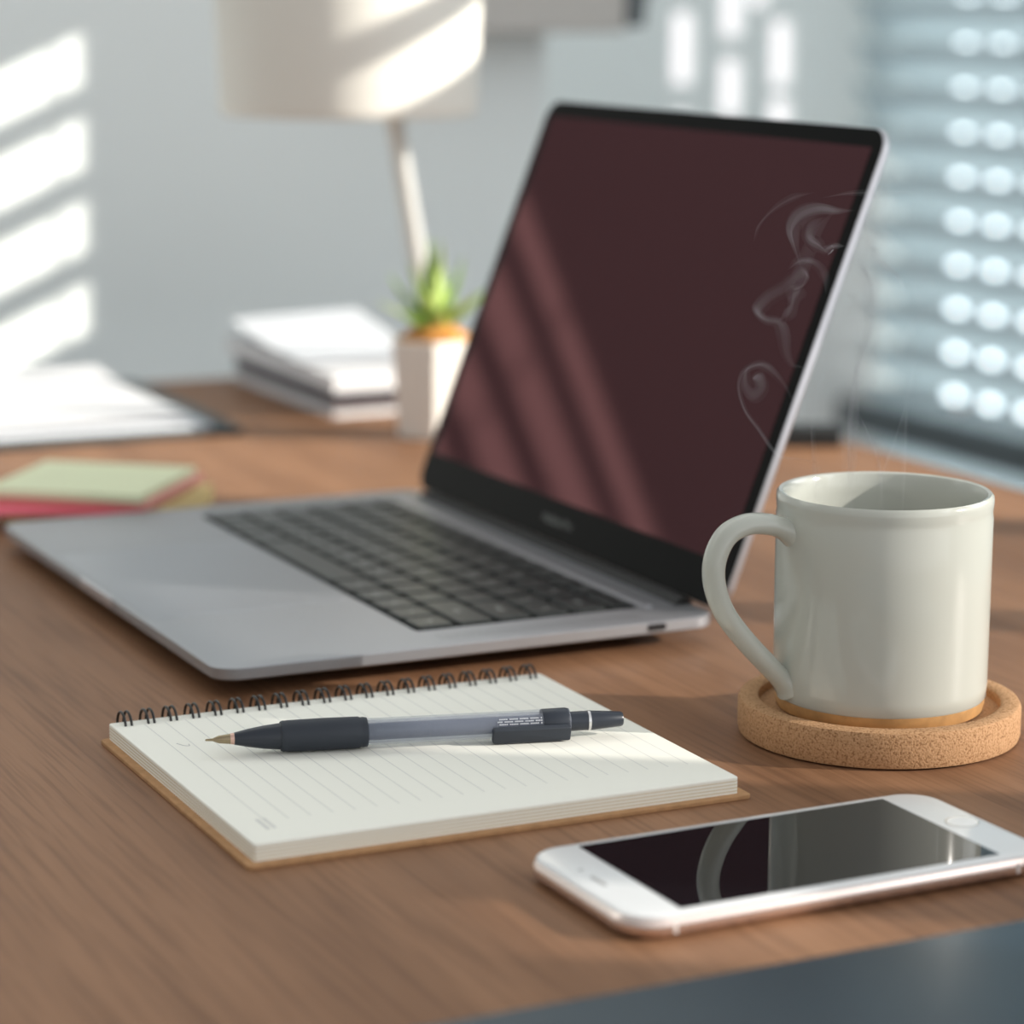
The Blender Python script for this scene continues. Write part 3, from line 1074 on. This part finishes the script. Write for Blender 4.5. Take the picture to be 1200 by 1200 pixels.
def add_leaf(bm, base, az, el, length, width, bend=0.3):
    base = Vector(base)
    n = 9
    path = []
    p = base.copy()
    e = el
    for i in range(n):
        path.append(p.copy())
        d = Vector((cos(az) * cos(e), sin(az) * cos(e), sin(e)))
        p += d * (length / (n - 1))
        e += bend / (n - 1)
    add_tube(bm, path, lambda t: (max(0.0003, width * (0.62 + 0.9 * t * (1 - t)) * (1 - t ** 2.2) + 0.0002), max(0.0002, width * 0.42 * (1 - t ** 1.5) + 0.0002)), 10)


bm = bmesh.new()
base_t = (0, 0, 0.062)
cr = math.atan2(-0.432, 0.902)   # image right
for az, el, ln, wd in ((cr + 2.2, 1.35, 0.054, 0.0080), (cr + 0.3, 1.05, 0.046, 0.0070), (cr - 0.2, 0.55, 0.044, 0.0072), (cr + 3.0, 0.75, 0.042, 0.0070),
                       (cr + 1.4, 0.8, 0.044, 0.0068), (cr - 2.4, 0.30, 0.030, 0.0050), (cr - 0.9, 0.85, 0.030, 0.0052), (cr + 3.5, 1.1, 0.044, 0.0068)):
    add_leaf(bm, base_t, az, el, ln, wd)
link('foliage', bm, M['leaf'], pp, smooth=True)
bm = bmesh.new()
for az, el, ln, wd, zz in ((cr - 1.3, 0.35, 0.024, 0.0058, 0.064), (cr - 1.9, 0.75, 0.026, 0.005, 0.068), (cr + 0.6, 1.3, 0.030, 0.005, 0.085), (cr - 0.45, 0.4, 0.034, 0.0052, 0.068), (cr + 3.3, 0.25, 0.036, 0.0045, 0.066), (cr - 1.2, 1.25, 0.034, 0.005, 0.066)):
    add_leaf(bm, (0, 0, zz), az, el, ln, wd)
link('young_leaves', bm, M['leaf_pale'], pp, smooth=True)

# ------------------------------------------------------------------ desk lamp
SXC, SYC = 0.610, 1.500
LBX, LBY = 0.690, 1.535
lamp = thing('desk_lamp', 'white drum-shaded desk lamp with slim leaning stem behind the plant', 'lamp', (LBX, LBY, 0))
link('base', lathe_bm([(0, 0), (0.022, 0), (0.024, 0.002), (0.024, 0.010), (0.022, 0.013), (0.010, 0.016), (0, 0.016)], 48), M['lamp_metal'], lamp, smooth=True)
bm = bmesh.new()
pth = catmull([(x - LBX, y - LBY, z) for x, y, z in ((LBX, LBY, 0.012), (0.668, 1.520, 0.068), (0.651, 1.513, 0.145), (0.647, 1.511, 0.166), (0.638, 1.507, 0.190), (SXC, SYC, 0.224))], 7)
add_tube(bm, pth, 0.0060, 16)
link('stem', bm, M['lamp_metal'], lamp, smooth=True)
zs = 0.1845
SO = (SXC - LBX, SYC - LBY, 0)
sh = link('lamp_shade', lathe_bm([(0.0770, zs + 0.004), (0.0763, zs + 0.0008), (0.0755, zs), (0.0745, zs + 0.0008), (0.0745, zs + 0.004), (0.0780, zs + 0.130), (0.0790, zs + 0.132), (0.0810, zs + 0.130)], 96, closed=True), M['shade'], lamp, SO, smooth=True)
bm = bmesh.new()
for q in range(3):
    a = q * 2 * PI / 3
    add_tube(bm, [(0, 0, zs + 0.05), (0.0765 * cos(a), 0.0765 * sin(a), zs + 0.05)], 0.0012, 8)
link('shade_ring', bm, M['lamp_metal'], sh)
link('bulb', lathe_bm([(0, zs + 0.115), (0.016, zs + 0.108), (0.024, zs + 0.09), (0.020, zs + 0.07), (0.012, zs + 0.055), (0.012, zs + 0.036), (0, zs + 0.036)], 32), M['bulb'], lamp, SO, smooth=True)

# ------------------------------------------------------------------ small black box at the desk's right edge
bb = link('black_case', box_bm(-0.026, 0.0145, -0.011, 0.010, 0, 0.0110, bevel=0.0012), M['black_plastic'], None, (0.818, 1.302, 0))
bb.rotation_euler = (0, 0, math.radians(-25))
tag(bb, 'small black case behind the laptop at the right edge of the desk', 'case')

# ------------------------------------------------------------------ steam
MR = Vector((0.832, -0.555, 0)).normalized()
ML = Vector((0.555, 0.832, 0)).normalized()
STEAM = {
 "A": ([(-22, 96), (-30, 97), (-37.8, 98.2), (-44.7, 107.1), (-49.3, 114.3), (-51.2, 122.3), (-50.0, 127.8), (-46.9, 130.1), (-43.4, 130.2), (-39.8, 127.1), (-35.7, 121.8), (-32.4, 115.6)], 0.9, 1.5, 'steam'),
 "A2": ([(-46.9, 130.1), (-49.4, 127.3), (-49.0, 122.8), (-45.9, 120.5), (-43.4, 123.0), (-44.2, 125.7), (-46.1, 125.9), (-46.8, 124.1)], 1.3, 2.0, 'steam'),
 "B": ([(-27, 127), (-29.7, 130.5), (-32.8, 131.3), (-35.1, 135.3), (-36.4, 141.5), (-38.4, 144.6), (-42.8, 145.4), (-45.7, 147.8), (-45.1, 150.7), (-41.3, 154.8), (-36.0, 158.0), (-33.4, 160.2), (-30.4, 162.5), (-29.1, 161.2), (-30.3, 158.1), (-32.3, 156.7), (-33.6, 158.3), (-32.1, 160.7)], 1.0, 2.0, 'steam'),
 "B2": ([(-34.9, 164.2), (-31.8, 166.6), (-28.3, 166.5), (-25.2, 164.4), (-23.1, 160.9), (-22.3, 155.1)], 1.2, 1.4, 'steam'),
 "B3": ([(-38.4, 145.1), (-34.5, 149.6), (-33.3, 154.0), (-30.8, 158.5)], 2.6, 2.0, 'steam_thin'),
 "C": ([(-31.0, 163.8), (-33.7, 172.6), (-34.3, 177.9), (-31.3, 182.8), (-25.3, 185.0), (-19.1, 184.2), (-13.9, 183.9)], 1.8, 2.4, 'steam'),
 "C2": ([(-21.0, 169.7), (-25.0, 172.8), (-28.1, 174.9), (-27.7, 178.4), (-23.9, 181.5)], 1.6, 2.2, 'steam'),
 "C3": ([(-16.2, 172.3), (-20.6, 171.8), (-22.3, 170.2), (-21.4, 169.3)], 1.1, 1.6, 'steam'),
 "D": ([(-47.8, 172.4), (-46.1, 178.1), (-41.0, 183.9), (-34.1, 188.4), (-26.3, 190.7)], 0.9, 1.2, 'steam_thin'),
 "D2": ([(-24.5, 188.1), (-16.7, 190.0), (-10.6, 190.7), (-3.7, 190.6), (4.1, 190.9), (11.9, 189.5)], 0.9, 1.5, 'steam_thin'),
 "E": ([(-10.2, 177.4), (-3.9, 167.8), (1.5, 162.6), (3.9, 156.5)], 1.8, 2.2, 'steam'),
 "F": ([(-12.8, 70), (-12.8, 94.4), (-12.8, 109.8), (-11.8, 123.3), (-9.9, 133.2), (-7.0, 141.2), (-5.8, 149.3), (-6.7, 158.1), (-9.9, 164.2), (-14.3, 167.6)], 2.8, 2.8, 'steam'),
 "F2": ([(-15, 98), (-14.5, 120), (-12, 140), (-11, 152), (-13, 162)], 6.0, 3.5, 'steam_veil'),
 "G1": ([(0, 68), (-1.0, 86), (-1.8, 94.7), (-4.7, 103.7), (-8.4, 110.8), (-11.2, 115.2)], 0.7, 1.0, 'steam'),
 "G2": ([(-3, 68), (-1.4, 86), (-0.4, 94.7), (2.4, 103.0), (5.6, 114.7), (8.0, 126.4), (10.1, 138.1)], 0.8, 1.2, 'steam_thin'),
 "G3": ([(-22, 70), (-24.8, 93.6), (-26.1, 109.4), (-23.7, 123.0), (-21.3, 130.2)], 1.6, 1.5, 'steam_thin'),
 "G4": ([(6, 70), (6.6, 94.5), (6.4, 110.3), (7.1, 121.0)], 1.0, 1.3, 'steam_thin'),
 "H": ([(18.5, 120.9), (21.4, 116.9), (24.4, 115.2), (27.9, 115.7), (29.9, 118.9), (29.4, 122.5)], 2.0, 2.6, 'steam'),
 "H2": ([(21.5, 118.9), (23.5, 115.8), (26.5, 117.0)], 1.6, 2.2, 'steam'),
 "I": ([(-7.6, 175.7), (-4.1, 175.3), (-0.7, 176.6)], 1.2, 2.0, 'steam_thin'),
 "V1": ([(0, 120), (5, 140), (12, 152), (8, 165), (-4, 180)], 9.0, 5.0, 'steam_veil'),
 "V2": ([(-36, 145), (-32, 160), (-26, 176), (-20, 184)], 6.0, 4.0, 'steam_veil'),
}
steam = thing('steam', 'thin white steam curling up from the mug of coffee', 'steam', (MX, MY, ZB + 0.05))
steam['kind'] = 'stuff'
steam_bms = {'steam': bmesh.new(), 'steam_thin': bmesh.new(), 'steam_veil': bmesh.new()}
for i, (kname, (pts, w, dpt, mm)) in enumerate(STEAM.items()):
    ph_ = i * 1.7
    n = len(pts)
    p3 = []
    for j, (u, z) in enumerate(pts):
        inside = max(0.0, min(1.0, (z - 84) / 30))
        off = 0.006 * sin(ph_ + 0.8 * j) * inside
        p3.append(MR * (u / 1000) + ML * off + Vector((0, 0, z / 1000 - ZB - 0.05)))
    ws = 0.5 * w / 1000
    ds = 0.5 * dpt * 1.6 / 1000
    # a broad faint sheath with a finer denser core, each wandering a little
    layers = [(mm, 1.0, 0.0)]
    if mm == 'steam':
        layers = [('steam', 0.75, 0.0), ('steam_thin', 2.0, 0.5), ('steam_veil', 3.6, -0.4)]
    elif mm == 'steam_thin':
        layers = [('steam_thin', 1.1, 0.0), ('steam_veil', 3.2, 0.5)]
    for r_, (mname, sc_, sh_) in enumerate(layers):
        path = catmull([p + (MR * sin(0.7 * j + ph_ + r_) + ML * 0.5) * (sh_ * w / 1000) for j, p in enumerate(p3)], 6)
        add_tube(steam_bms[mname], path, lambda t, sc_=sc_, r_=r_: (
            ws * sc_ * (0.7 + 0.3 * sin(8 * t + ph_ + r_)) * min(1, 0.1 + 4 * min(t, 1 - t)),
            ds * (0.6 + 0.4 * sc_) * min(1, 0.1 + 4 * min(t, 1 - t))), 12, up=ML)
for kname, b_ in steam_bms.items():
    link({'steam': 'dense_wisps', 'steam_thin': 'thin_wisps', 'steam_veil': 'veil'}[kname], b_, M[kname], steam, smooth=True)
